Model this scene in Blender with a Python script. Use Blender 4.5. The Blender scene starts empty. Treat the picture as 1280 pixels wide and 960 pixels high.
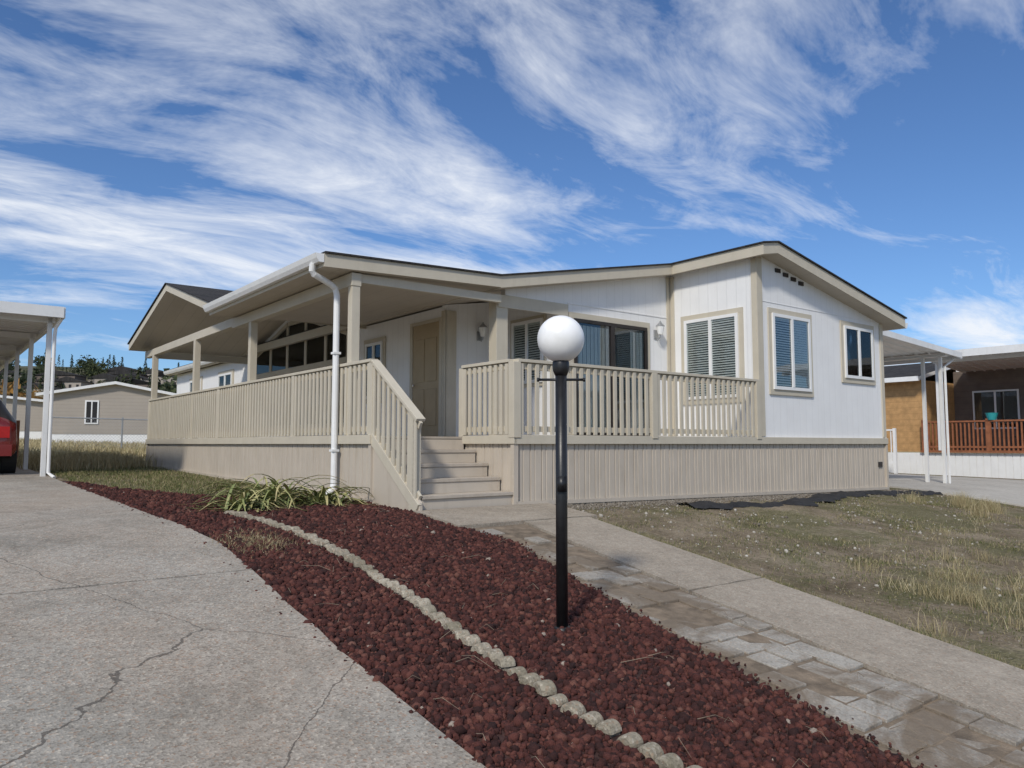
import bpy, math, random
import numpy as np
from mathutils import Vector, Matrix, Euler
random.seed(3); rng=np.random.default_rng(5)
A=math.radians(38); CX,CY=.03,9.6
ca,sa=math.cos(A),math.sin(A)
BASE=Matrix.Translation((CX,CY,0))@Matrix.Rotation(A,4,'Z')
def toL(x,y): # world -> local s,t
    dx,dy=x-CX,y-CY
    return (dx*ca+dy*sa, -dx*sa+dy*ca)
def gz(s,t):
    s=np.asarray(s,dtype=float); t=np.clip(np.asarray(t,dtype=float),-14,60)
    w=.3
    sp=np.logaddexp(0,-t/w)*w
    return -.76+.02*t-.10*sp-.015*np.clip(s,0,20)
def g1(s,t): return float(gz(s,t))

scn=bpy.context.scene
col=scn.collection
# ---------------------------------------------------------------- materials
def nn(nt,typ,**kw):
    n=nt.nodes.new(typ)
    for k,v in kw.items():
        setattr(n,k,v)
    return n
def base_mat(name,rough=.6,metal=0,spec=.5):
    m=bpy.data.materials.new(name); m.use_nodes=True
    b=m.node_tree.nodes['Principled BSDF']
    b.inputs['Roughness'].default_value=rough
    b.inputs['Metallic'].default_value=metal
    b.inputs['Specular IOR Level'].default_value=spec
    return m,m.node_tree,b
def ramp(nt,stops):
    r=nn(nt,'ShaderNodeValToRGB')
    e=r.color_ramp.elements
    while len(e)<len(stops): e.new(.5)
    for i,(p,c) in enumerate(stops):
        e[i].position=p; e[i].color=tuple(c)+(1,) if len(c)==3 else c
    return r
def noise(nt,co,scale,detail=4,rough=.55,dist=0):
    n=nn(nt,'ShaderNodeTexNoise'); n.inputs['Scale'].default_value=scale
    n.inputs['Detail'].default_value=detail; n.inputs['Roughness'].default_value=rough
    n.inputs['Distortion'].default_value=dist
    nt.links.new(co,n.inputs['Vector']); return n
def mix(nt,a,b,fac,blend='MIX'):
    m=nn(nt,'ShaderNodeMix',data_type='RGBA',blend_type=blend)
    def put(v,i):
        if isinstance(v,bpy.types.NodeSocket): nt.links.new(v,m.inputs[i])
        elif isinstance(v,(int,float)): m.inputs[i].default_value=v
        else: m.inputs[i].default_value=tuple(v)+(1,)
    put(fac,0); put(a,6); put(b,7)
    return m.outputs[2]
def mth(nt,op,a,b=None,c=None,clamp=False):
    m=nn(nt,'ShaderNodeMath',operation=op,use_clamp=clamp)
    for i,v in enumerate((a,b,c)):
        if v is None: continue
        if isinstance(v,(int,float)): m.inputs[i].default_value=v
        else: nt.links.new(v,m.inputs[i])
    return m.outputs[0]
def bump(nt,b,h,strength,dist=.01):
    n=nn(nt,'ShaderNodeBump'); n.inputs['Strength'].default_value=strength; n.inputs['Distance'].default_value=dist
    nt.links.new(h,n.inputs['Height']); nt.links.new(n.outputs[0],b.inputs['Normal'])
def pmat(name,c,var=.12,scale=3,rough=.6,bmp=.15,bscale=60,metal=0,spec=.4,dirt=.0,groove=None):
    m,nt,b=base_mat(name,rough,metal,spec)
    co=nn(nt,'ShaderNodeTexCoord').outputs['Object']
    n=noise(nt,co,scale,4,.6)
    lo=[x*(1-var) for x in c]; hi=[min(1,x*(1+var)) for x in c]
    r=ramp(nt,[(.3,lo),(.7,hi)]); nt.links.new(n.outputs[0],r.inputs[0])
    out=r.outputs[0]
    n2=noise(nt,co,bscale,2)
    h=n2.outputs[0]
    if dirt>0:
        mp=nn(nt,'ShaderNodeMapping'); mp.inputs['Scale'].default_value=(3,3,.6)
        nt.links.new(co,mp.inputs[0])
        n3=noise(nt,mp.outputs[0],2.5,4,.7)
        r3=ramp(nt,[(.5,(0,0,0)),(.75,(1,1,1))]); nt.links.new(n3.outputs[0],r3.inputs[0])
        f=mth(nt,'MULTIPLY',r3.outputs[0],dirt)
        out=mix(nt,out,(c[0]*.55,c[1]*.5,c[2]*.42),f)
    if groove:
        sx=nn(nt,'ShaderNodeSeparateXYZ'); nt.links.new(co,sx.inputs[0])
        q=mth(nt,'ADD',sx.outputs[0],sx.outputs[1]) if groove[0]=='xy' else sx.outputs[{'x':0,'y':1,'z':2}[groove[0]]]
        q=mth(nt,'FRACT',mth(nt,'DIVIDE',q,groove[1]))
        q=mth(nt,'LESS_THAN',q,groove[2])
        out=mix(nt,out,[x*.72 for x in c],mth(nt,'MULTIPLY',q,groove[3]))
        h=mth(nt,'SUBTRACT',mth(nt,'MULTIPLY',h,.35),q)
        bump(nt,b,h,.6,.006)
    elif bmp>0: bump(nt,b,h,bmp,.01)
    nt.links.new(out,b.inputs['Base Color'])
    return m
M={}
M['siding']=pmat('white_siding',(.79,.79,.785),.03,2,.65,.2,90,dirt=.07,groove=('xy',.2,.05,.3))
M['trim']=pmat('beige_trim',(.53,.48,.385),.05,3,.6,.15,80,dirt=.14)
M['skirt']=pmat('beige_skirting',(.50,.44,.365),.05,2,.5,.1,60,dirt=.28)
M['deck']=pmat('deck_board',(.42,.37,.31),.10,4,.65,.3,70,dirt=.3)
M['step']=pmat('step_paint',(.45,.395,.33),.10,5,.6,.3,60,dirt=.4)
M['soffit']=pmat('soffit_panel',(.50,.45,.375),.04,2,.7,.1,50,groove=('x',.4,.03,.5))
M['gsoffit']=pmat('gable_soffit',(.58,.53,.45),.04,2,.7,.1,50,groove=('x',.3,.04,.6))
M['white']=pmat('white_paint',(.79,.79,.78),.04,4,.4,.05,60,dirt=.08)
M['metalw']=pmat('white_metal',(.72,.72,.71),.05,3,.35,.03,40,dirt=.2)
M['black']=pmat('black_metal',(.012,.012,.013),.3,20,.38,.08,120,spec=.5)
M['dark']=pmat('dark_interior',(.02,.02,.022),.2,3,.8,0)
M['blind']=pmat('blind_slat',(.76,.75,.72),.05,6,.6,0)
M['curtain']=pmat('curtain',(.68,.66,.6),.05,6,.8,0)
M['door']=pmat('door_paint',(.40,.31,.19),.06,4,.5,.1,60)
M['bronze']=pmat('bronze_frame',(.025,.02,.018),.2,6,.4,0)
M['tan']=pmat('tan_siding',(.36,.32,.275),.05,1,.7,.1,30,groove=('z',.2,.08,.5))
M['wood']=pmat('tan_wood',(.46,.27,.115),.2,6,.6,.2,40,groove=('z',.2,.06,.7))
M['redwood']=pmat('red_wood',(.27,.10,.045),.25,8,.6,.2,40)
M['darkside']=pmat('dark_siding',(.15,.12,.10),.15,3,.7,.1,30,groove=('z',.2,.06,.7))
M['greymetal']=pmat('galvanized',(.4,.41,.42),.1,6,.4,0,metal=.6)
M['teal']=pmat('teal_pot',(.03,.30,.32),.1,6,.4,0)
M['fabric']=pmat('landscape_fabric',(.018,.018,.02),.4,9,.75,.5,30)
M['rubber']=pmat('tyre_rubber',(.02,.02,.02),.2,9,.8,.2,60)
def shingle():
    m,nt,b=base_mat('asphalt_shingle',.9,0,.2)
    co=nn(nt,'ShaderNodeTexCoord').outputs['Object']
    br=nn(nt,'ShaderNodeTexBrick'); br.inputs['Scale'].default_value=1
    br.inputs['Brick Width'].default_value=.3; br.inputs['Row Height'].default_value=.14
    br.inputs['Mortar Size'].default_value=.006
    br.inputs['Color1'].default_value=(.028,.027,.028,1); br.inputs['Color2'].default_value=(.05,.047,.045,1); br.inputs['Mortar'].default_value=(.01,.01,.01,1)
    nt.links.new(co,br.inputs['Vector'])
    n=noise(nt,co,80,3); out=mix(nt,br.outputs[0],n.outputs[0],.35,'OVERLAY')
    nt.links.new(out,b.inputs['Base Color']); bump(nt,b,n.outputs[0],.5,.01)
    return m
M['shingle']=shingle()
def glass():
    m=bpy.data.materials.new('window_glass'); m.use_nodes=True; nt=m.node_tree; nt.nodes.clear()
    o=nn(nt,'ShaderNodeOutputMaterial'); t=nn(nt,'ShaderNodeBsdfTransparent'); t.inputs[0].default_value=(.85,.88,.88,1)
    g=nn(nt,'ShaderNodeBsdfGlossy'); g.inputs['Roughness'].default_value=.02; g.inputs[0].default_value=(.9,.93,.95,1)
    lw=nn(nt,'ShaderNodeLayerWeight'); lw.inputs[0].default_value=.12
    mx=nn(nt,'ShaderNodeMixShader')
    f=mth(nt,'ADD',lw.outputs[0],.06,clamp=True)
    nt.links.new(f,mx.inputs[0]); nt.links.new(t.outputs[0],mx.inputs[1]); nt.links.new(g.outputs[0],mx.inputs[2]); nt.links.new(mx.outputs[0],o.inputs[0])
    co=nn(nt,'ShaderNodeTexCoord').outputs['Object']; n=noise(nt,co,1.2,2)
    bp=nn(nt,'ShaderNodeBump'); bp.inputs['Strength'].default_value=.08; bp.inputs['Distance'].default_value=.02
    nt.links.new(n.outputs[0],bp.inputs['Height']); nt.links.new(bp.outputs[0],g.inputs['Normal'])
    return m
M['glass']=glass()
def concrete(name,c1,c2,speck=.35,dirtc=(.10,.085,.065),dirt=.3,pink=0,crack=0,dlo=.52,dhi=.68):
    m,nt,b=base_mat(name,.88,0,.25)
    co=nn(nt,'ShaderNodeTexCoord').outputs['Object']
    n=noise(nt,co,1.3,6,.65,.4); r=ramp(nt,[(.3,c1),(.7,c2)]); nt.links.new(n.outputs[0],r.inputs[0])
    out=r.outputs[0]
    if pink:
        npk=noise(nt,co,.6,4); rp=ramp(nt,[(.4,(0,0,0)),(.65,(1,1,1))]); nt.links.new(npk.outputs[0],rp.inputs[0])
        out=mix(nt,out,(c2[0]*1.0,c2[1]*.86,c2[2]*.76),mth(nt,'MULTIPLY',rp.outputs[0],pink))
    v=nn(nt,'ShaderNodeTexVoronoi'); v.inputs['Scale'].default_value=85; nt.links.new(co,v.inputs['Vector'])
    hs=nn(nt,'ShaderNodeSeparateColor'); nt.links.new(v.outputs['Color'],hs.inputs[0])
    rs=ramp(nt,[(0,(.35,.33,.31)),(.5,(1,1,1)),(1,(1.0,1.0,1.0))]); nt.links.new(hs.outputs[0],rs.inputs[0])
    out=mix(nt,out,rs.outputs[0],speck,'MULTIPLY')
    rs2=ramp(nt,[(.86,(0,0,0)),(.93,(1,1,1))]); nt.links.new(hs.outputs[1],rs2.inputs[0])
    out=mix(nt,out,(.58,.52,.43),mth(nt,'MULTIPLY',rs2.outputs[0],speck*.9))
    rs3=ramp(nt,[(.86,(0,0,0)),(.93,(1,1,1))]); nt.links.new(hs.outputs[2],rs3.inputs[0])
    out=mix(nt,out,(.34,.19,.11),mth(nt,'MULTIPLY',rs3.outputs[0],speck*.7))
    n3=noise(nt,co,.9,6,.7,.8); r3=ramp(nt,[(dlo,(0,0,0)),(dhi,(1,1,1))]); nt.links.new(n3.outputs[0],r3.inputs[0])
    out=mix(nt,out,dirtc,mth(nt,'MULTIPLY',r3.outputs[0],dirt))
    n4=noise(nt,co,14,5,.7); r4=ramp(nt,[(.35,(.72,.72,.72)),(.6,(1,1,1))]); nt.links.new(n4.outputs[0],r4.inputs[0])
    out=mix(nt,out,r4.outputs[0],.6,'MULTIPLY')
    hh=mth(nt,'ADD',mth(nt,'MULTIPLY',v.outputs['Distance'],.6),n4.outputs[0])
    if crack:
        nd=noise(nt,co,1.1,6,.6); mv=nn(nt,'ShaderNodeVectorMath',operation='MULTIPLY_ADD')
        nt.links.new(nd.outputs['Color'],mv.inputs[0]); mv.inputs[1].default_value=(.35,.35,.35); nt.links.new(co,mv.inputs[2])
        vc=nn(nt,'ShaderNodeTexVoronoi',feature='DISTANCE_TO_EDGE'); vc.inputs['Scale'].default_value=.16; nt.links.new(mv.outputs[0],vc.inputs['Vector'])
        cr=mth(nt,'LESS_THAN',vc.outputs['Distance'],.0006)
        out=mix(nt,out,(.06,.052,.045),mth(nt,'MULTIPLY',cr,crack))
    nt.links.new(out,b.inputs['Base Color'])
    bump(nt,b,hh,.5,.008)
    return m
M['conc']=concrete('driveway_concrete',(.28,.26,.225),(.42,.395,.35),.6,(.13,.115,.09),dirt=.35,pink=.5,crack=.7)
M['walk']=concrete('walkway_concrete',(.29,.25,.20),(.41,.36,.295),.35,dirt=.3)
M['concr']=concrete('pale_concrete',(.40,.38,.35),(.50,.48,.44),.2,dirt=.15)
M['paver']=concrete('paver_concrete',(.27,.25,.22),(.42,.395,.35),.35,(.18,.14,.10),.9,dlo=.46,dhi=.58)
M['edging']=concrete('edging_concrete',(.24,.21,.155),(.42,.375,.295),.5,(.10,.09,.05),dirt=.7)
def attr_mat(name,stops,rough=.8,attr='rnd',bmp=0,bscale=100,dist=.004):
    m,nt,b=base_mat(name,rough,0,.25)
    a=nn(nt,'ShaderNodeAttribute',attribute_name=attr)
    r=ramp(nt,stops); nt.links.new(a.outputs['Fac'],r.inputs[0])
    out=r.outputs[0]
    if bmp:
        co=nn(nt,'ShaderNodeTexCoord').outputs['Object']
        n=noise(nt,co,bscale,2,.7); rr=ramp(nt,[(.3,(.45,.45,.45)),(.6,(1,1,1))]); nt.links.new(n.outputs[0],rr.inputs[0])
        out=mix(nt,out,rr.outputs[0],.8,'MULTIPLY'); bump(nt,b,n.outputs[0],bmp,dist)
    nt.links.new(out,b.inputs['Base Color'])
    return m
M['rock']=attr_mat('lava_rock',[(0,(.032,.016,.015)),(.4,(.072,.026,.022)),(.8,(.12,.042,.033)),(.96,(.165,.07,.052)),(1,(.36,.3,.25))],.95,bmp=.9,bscale=170)
M['drygrass']=attr_mat('dry_grass_blade',[(0,(.20,.16,.08)),(.5,(.38,.31,.17)),(.85,(.50,.43,.27)),(1,(.13,.16,.05))],.7)
M['lawngrass']=attr_mat('lawn_blade',[(0,(.055,.08,.02)),(.45,(.11,.13,.04)),(.65,(.26,.22,.11)),(1,(.38,.32,.19))],.7)
M['leafy']=attr_mat('strap_leaf',[(0,(.12,.16,.06)),(.5,(.27,.29,.11)),(.8,(.45,.39,.19)),(1,(.46,.36,.22))],.55)
M['stones']=attr_mat('small_stone',[(0,(.12,.10,.08)),(.5,(.23,.205,.17)),(1,(.46,.43,.38))],.85)
M['treeleaf']=attr_mat('distant_foliage',[(0,(.02,.03,.015)),(.5,(.04,.055,.025)),(.8,(.07,.08,.03)),(.9,(.20,.11,.03)),(1,(.28,.15,.04))],.8)
M['twig']=attr_mat('dead_twig',[(0,(.12,.085,.06)),(1,(.36,.30,.22))],.8)
def ground_mat():
    m,nt,b=base_mat('ground_soil',.95,0,.15)
    co=nn(nt,'ShaderNodeTexCoord').outputs['Object']
    n=noise(nt,co,1.1,7,.7,.3); r=ramp(nt,[(.32,(.13,.10,.065)),(.5,(.25,.20,.14)),(.66,(.35,.29,.21))]); nt.links.new(n.outputs[0],r.inputs[0])
    n2=noise(nt,co,.7,7,.75,.5); r2=ramp(nt,[(.46,(0,0,0)),(.56,(1,1,1))]); nt.links.new(n2.outputs[0],r2.inputs[0])
    out=mix(nt,r.outputs[0],(.12,.125,.05),mth(nt,'MULTIPLY',r2.outputs[0],.6))
    v=nn(nt,'ShaderNodeTexVoronoi'); v.inputs['Scale'].default_value=45; nt.links.new(co,v.inputs['Vector'])
    hs=nn(nt,'ShaderNodeSeparateColor'); nt.links.new(v.outputs['Color'],hs.inputs[0])
    rs=ramp(nt,[(.8,(0,0,0)),(.9,(1,1,1))]); nt.links.new(hs.outputs[0],rs.inputs[0])
    rd=mth(nt,'LESS_THAN',v.outputs['Distance'],.33)
    out=mix(nt,out,(.40,.36,.30),mth(nt,'MULTIPLY',mth(nt,'MULTIPLY',rs.outputs[0],rd),.7))
    n4=noise(nt,co,20,5,.75); r4=ramp(nt,[(.35,(.5,.5,.5)),(.62,(1.0,1.0,1.0))]); nt.links.new(n4.outputs[0],r4.inputs[0])
    out=mix(nt,out,r4.outputs[0],.8,'MULTIPLY')
    sx=nn(nt,'ShaderNodeSeparateXYZ'); nt.links.new(co,sx.inputs[0])
    far=mth(nt,'MULTIPLY',mth(nt,'SUBTRACT',sx.outputs[1],11),.15,clamp=True)
    straw=mix(nt,(.40,.32,.18),(.24,.22,.11),n2.outputs[0])
    out=mix(nt,out,straw,far)
    nt.links.new(out,b.inputs['Base Color'])
    bump(nt,b,mth(nt,'ADD',n4.outputs[0],v.outputs['Distance']),.8,.02)
    return m
M['ground']=ground_mat()
M['bedsoil']=pmat('bed_soil',(.055,.026,.022),.5,9,.95,.9,70)
M['darksoil']=pmat('paver_soil',(.18,.14,.10),.45,7,.95,.9,60)
def hillmat():
    m,nt,b=base_mat('hill_surface',.95,0,.1)
    co=nn(nt,'ShaderNodeTexCoord').outputs['Object']
    n=noise(nt,co,.03,6,.7); r=ramp(nt,[(.4,(.06,.07,.045)),(.55,(.13,.125,.08)),(.7,(.05,.06,.035))]); nt.links.new(n.outputs[0],r.inputs[0])
    nt.links.new(r.outputs[0],b.inputs['Base Color']); return m
M['hill']=hillmat()
def globe_mat():
    m,nt,b=base_mat('globe_acrylic',.3,0,.4)
    co=nn(nt,'ShaderNodeTexCoord').outputs['Object']; n=noise(nt,co,9,4); r=ramp(nt,[(.3,(.82,.82,.80)),(.6,(.90,.90,.89))]); nt.links.new(n.outputs[0],r.inputs[0]); nt.links.new(r.outputs[0],b.inputs['Base Color'])
    b.inputs['Subsurface Weight'].default_value=.5; b.inputs['Subsurface Radius'].default_value=(.1,.1,.1)
    return m
M['globe']=globe_mat()
def carpaint():
    m,nt,b=base_mat('red_car_paint',.25,.2,.5)
    b.inputs['Coat Weight'].default_value=.8; b.inputs['Coat Roughness'].default_value=.05
    co=nn(nt,'ShaderNodeTexCoord').outputs['Object']; n=noise(nt,co,300,2); r=ramp(nt,[(.3,(.17,.010,.010)),(.7,(.22,.014,.013))]); nt.links.new(n.outputs[0],r.inputs[0]); nt.links.new(r.outputs[0],b.inputs['Base Color'])
    return m
M['red']=carpaint()
M['tail']=pmat('tail_lamp',(.4,.01,.01),.1,10,.15,0)
M['chrome']=pmat('chrome',(.7,.7,.7),.02,10,.12,0,metal=1)

# ---------------------------------------------------------------- mesh builder
class MB:
    def __init__(s): s.v=[]; s.f=[]; s.m=[]
    def add(s,vs,fs,m=0):
        o=len(s.v); s.v+= [tuple(v) for v in vs]; s.f+=[tuple(i+o for i in f) for f in fs]; s.m+=[m]*len(fs)
    def box(s,x0,x1,y0,y1,z0,z1,m=0):
        s.add([(x0,y0,z0),(x1,y0,z0),(x1,y1,z0),(x0,y1,z0),(x0,y0,z1),(x1,y0,z1),(x1,y1,z1),(x0,y1,z1)],
              [(0,3,2,1),(4,5,6,7),(0,1,5,4),(1,2,6,5),(2,3,7,6),(3,0,4,7)],m)
    def prism(s,poly,off,m=0,mcap=None,mcap2=None):
        n=len(poly); off=Vector(off); p=[Vector(q) for q in poly]
        s.add(p+[q+off for q in p],[],m); o=len(s.v)-2*n
        s.f.append(tuple(o+i for i in range(n))); s.m.append(m if mcap is None else mcap)
        s.f.append(tuple(o+n+i for i in reversed(range(n)))); s.m.append(m if mcap2 is None else mcap2)
        for i in range(n):
            j=(i+1)%n; s.f.append((o+i,o+n+i,o+n+j,o+j)); s.m.append(m)
    def beam(s,p,q,w,h,m=0,up=(0,0,1)):
        p=Vector(p);q=Vector(q);d=(q-p).normalized(); u=Vector(up)
        if abs(d.dot(u))>.98: u=Vector((0,1,0))
        r=d.cross(u).normalized()*w/2; k=r.cross(d).normalized()*h/2
        s.add([p-r-k,p+r-k,p+r+k,p-r+k,q-r-k,q+r-k,q+r+k,q-r+k],[(0,3,2,1),(4,5,6,7),(0,1,5,4),(1,2,6,5),(2,3,7,6),(3,0,4,7)],m)
    def tube(s,pts,r,n=10,m=0,cap=True):
        pts=[Vector(p) for p in pts]; rs=r if isinstance(r,(list,tuple)) else [r]*len(pts)
        o=len(s.v)
        for i,p in enumerate(pts):
            d=(pts[min(i+1,len(pts)-1)]-pts[max(i-1,0)]).normalized()
            a=Vector((1,0,0)) if abs(d.x)<.9 else Vector((0,1,0))
            e1=d.cross(a).normalized(); e2=d.cross(e1)
            for k in range(n):
                t=2*math.pi*k/n; s.v.append(tuple(p+e1*math.cos(t)*rs[i]+e2*math.sin(t)*rs[i]))
        for i in range(len(pts)-1):
            for k in range(n):
                s.f.append((o+i*n+k,o+i*n+(k+1)%n,o+(i+1)*n+(k+1)%n,o+(i+1)*n+k)); s.m.append(m)
        if cap:
            s.f.append(tuple(o+k for k in range(n))); s.m.append(m)
            s.f.append(tuple(o+(len(pts)-1)*n+k for k in range(n))); s.m.append(m)
    def fb(s,F,a0,a1,b0,b1,z0,z1,m=0):
        def P(a,b,z): return (F[0]+F[2]*a+F[4]*b, F[1]+F[3]*a+F[5]*b, z)
        s.add([P(a0,b0,z0),P(a1,b0,z0),P(a1,b1,z0),P(a0,b1,z0),P(a0,b0,z1),P(a1,b0,z1),P(a1,b1,z1),P(a0,b1,z1)],
              [(0,3,2,1),(4,5,6,7),(0,1,5,4),(1,2,6,5),(2,3,7,6),(3,0,4,7)],m)
    def fpoly(s,F,pts,b0,b1,m=0):
        P=[(F[0]+F[2]*a+F[4]*b0, F[1]+F[3]*a+F[5]*b0, z) for a,z in pts]
        s.prism(P,(F[4]*(b1-b0),F[5]*(b1-b0),0),m)
    def obj(s,name,mats,parent=None,mtx=None,bevel=0,smooth=False):
        me=bpy.data.meshes.new(name); me.from_pydata(s.v,[],s.f)
        for q in mats: me.materials.append(M[q])
        me.polygons.foreach_set('material_index',s.m)
        if smooth: me.polygons.foreach_set('use_smooth',[True]*len(s.f))
        me.update()
        import bmesh
        bm=bmesh.new(); bm.from_mesh(me); bmesh.ops.recalc_face_normals(bm,faces=bm.faces); bm.to_mesh(me); bm.free()
        ob=bpy.data.objects.new(name,me); col.objects.link(ob)
        if parent is not None: ob.parent=parent
        else: ob.matrix_world=mtx if mtx is not None else BASE
        if bevel:
            b=ob.modifiers.new('bevel','BEVEL'); b.width=bevel; b.segments=2; b.limit_method='ANGLE'
        return ob
def empty(name,mtx=None):
    e=bpy.data.objects.new(name,None); col.objects.link(e); e.matrix_world=mtx if mtx is not None else BASE
    e.empty_display_size=.3; return e
def npmesh(name,verts,faces,mat,rnd=None,mtx=None,parent=None):
    me=bpy.data.meshes.new(name)
    nv=len(verts); nf=len(faces); k=faces.shape[1]
    me.vertices.add(nv); me.vertices.foreach_set('co',np.asarray(verts,dtype=np.float32).ravel())
    me.loops.add(nf*k); me.loops.foreach_set('vertex_index',faces.astype(np.int32).ravel())
    me.polygons.add(nf); me.polygons.foreach_set('loop_start',np.arange(0,nf*k,k,dtype=np.int32))
    if rnd is not None:
        at=me.attributes.new('rnd','FLOAT','POINT'); at.data.foreach_set('value',np.asarray(rnd,dtype=np.float32))
    me.materials.append(mat); me.update(calc_edges=True); me.validate()
    ob=bpy.data.objects.new(name,me); col.objects.link(ob)
    if parent: ob.parent=parent
    else: ob.matrix_world=mtx if mtx is not None else BASE
    return ob

# ---------------------------------------------------------------- bed edges
def lerp_tab(t,T): 
    xs=[a for a,b in T]; ys=[b for a,b in T]; return np.interp(t,xs,ys)
bedL=[(-12,-4.15),(-4.8,-4.02),(-3.4,-3.98),(-2.1,-3.9),(-1,-3.83),(.8,-3.98),(8,-4.0)]
bedR=[(-12,-3.05),(-5.8,-2.31),(-4,-1.95),(-1.64,-1.34),(-1.05,-1.42),(-.9,-1.5),(1.2,-1.52),(2.2,-2.2),(3.2,-3.0),(5,-3.6),(7.2,-3.9)]
def walkL(t): return -.60+(t+.9)*.16
def walkR(t): return .36+(t+.9)*.16
edgeT=[(-8,-3.5),(-5.24,-3.3),(-4.57,-3.31),(-3.82,-3.26),(-2.92,-3.15),(-1.59,-3.05),(-.65,-3.08),(.56,-3.28)]

# ---------------------------------------------------------------- ground
def axis(lo,hi,step,far):
    a=list(np.arange(lo,hi+1e-6,step)); d=step; x=hi; 
    while x<far: d*=1.35; x+=d; a.append(x)
    d=step; x=lo; b=[]
    while x>-far: d*=1.35; x-=d; b.append(x)
    return np.array(b[::-1]+a)
gs=axis(-14,18,.25,1500); gt=axis(-12,22,.25,1500)
S,T=np.meshgrid(gs,gt); Z=gz(S,T)
lawn=np.clip((S-1.0)/1.,0,1)*np.clip((-.2-T)/.5,0,1)*np.clip((10.0-S)/.6,0,1)
bumps=np.sin(S*2.1+np.sin(T*1.7))*.012+np.sin(T*3.3+S*1.1)*.010+rng.normal(0,.006,S.shape)
Z=Z+lawn*bumps
V=np.stack([S,T,Z],-1).reshape(-1,3)
nx=len(gs); ny=len(gt)
ii=np.arange(nx*ny).reshape(ny,nx)
F=np.stack([ii[:-1,:-1],ii[:-1,1:],ii[1:,1:],ii[1:,:-1]],-1).reshape(-1,4)
g=npmesh('ground',V,F,M['ground'])
g.data.polygons.foreach_set('use_smooth',[True]*len(F))

def strip(mb,fl,fr,t0,t1,lift,thick,m=0,step=.2,ns=6,jit=0.0):
    n=max(1,int(round((t1-t0)/step))); rows=[]
    for i in range(n+1):
        t=t0+(t1-t0)*i/n; a=fl(t);b=fr(t); row=[]
        for k in range(ns+1):
            s=a+(b-a)*k/ns; tt=t+(random.uniform(-jit,jit) if i in(0,n) else 0)
            row.append((s+(random.uniform(-jit,jit) if k in(0,ns) else 0),tt,g1(s,tt)+lift))
        rows.append(row)
    o=len(mb.v)
    for r in rows: mb.v+=r
    w=ns+1
    for i in range(n):
        for k in range(ns):
            mb.f.append((o+i*w+k,o+i*w+k+1,o+(i+1)*w+k+1,o+(i+1)*w+k)); mb.m.append(m)
    per=[k for k in range(ns+1)]+[i*w+ns for i in range(1,n+1)]+[n*w+k for k in range(ns-1,-1,-1)]+[i*w for i in range(n-1,0,-1)]
    ob=len(mb.v)
    for p in per:
        v=mb.v[o+p]; mb.v.append((v[0],v[1],v[2]-thick))
    L=len(per)
    for i in range(L):
        j=(i+1)%L; mb.f.append((o+per[i],o+per[j],ob+j,ob+i)); mb.m.append(m)
mb=MB()
dj=[-12.2,-8.9,-5.35,-1.75,1.9,5.5,9.1,12.7,16.3]
for a,b in zip(dj[:-1],dj[1:]):
    strip(mb,lambda t:-7.6,lambda t:float(lerp_tab(t,bedL)),a+.010,b-.010,.035,.1,ns=14,jit=.008)
    strip(mb,lambda t:-11.5,lambda t:-7.615,a+.008,b-.008,.035,.1,ns=10,jit=.004)
mb.obj('driveway',['conc'])
mb=MB()
for a,b in zip([-12,-8,-4,0,4,8,12,16][:-1],[-12,-8,-4,0,4,8,12,16][1:]):
    strip(mb,lambda t:10.4,lambda t:14.6,a+.006,b-.006,.03,.1,ns=8)
    strip(mb,lambda t:14.62,lambda t:18.4,a+.006,b-.006,.03,.1,ns=8)
mb.obj('driveway.001',['concr'])
mb=MB()
strip(mb,lambda t:-1.46,lambda t:.52,-.93,-.03,.04,.1,ns=8,jit=.006)
wj=[-.95,-3.55,-6.1,-8.7,-11.3]
for b,a in zip(wj[:-1],wj[1:]):
    strip(mb,walkL,walkR,a+.012,b-.012,.035,.1,ns=6,jit=.008)
mb.obj('walkway',['walk'])
mb=MB()
strip(mb,lambda t:float(lerp_tab(t,bedL))+.005,lambda t:float(lerp_tab(t,bedR)),-11,7.1,.014,.05,ns=10)
mb.obj('flower_bed_soil',['bedsoil'])
mb=MB()
strip(mb,lambda t:float(lerp_tab(t,bedR))-.03,lambda t:walkL(t)-.004,-11,-.96,.010,.05,ns=6)
t=-1.1
while t>-10.5:
    pl=.235
    a=float(lerp_tab(t,bedR))+.04; b=walkL(t)-.02
    n=max(2,int(round((b-a)/.22))); w=(b-a)/n
    for k in range(n):
        if t>-2.6 and random.random()<.35: continue
        if random.random()<.05: continue
        s0=a+k*w+.008+random.uniform(-.008,.008); s1=a+(k+1)*w-.016
        off=random.uniform(-.012,.014); tt=t+random.uniform(-.008,.008)
        z=[g1(s0,tt)+.018+off+random.uniform(-.005,.005) for _ in range(4)]
        z[2]=g1(s0,tt-pl+.022)+.018+off; z[3]=z[2]+random.uniform(-.005,.005)
        poly=[(s0,tt,z[0]),(s1,tt,z[1]),(s1,tt-pl+.022,z[2]),(s0,tt-pl+.022,z[3])]
        mb.prism(poly,(0,0,-.05),1)
    t-=pl
ob=mb.obj('paver_path',['darksoil','paver'],bevel=.005)
mb=MB()
ts=[a for a,b in edgeT]; es_=[b for a,b in edgeT]
t=.6
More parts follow.
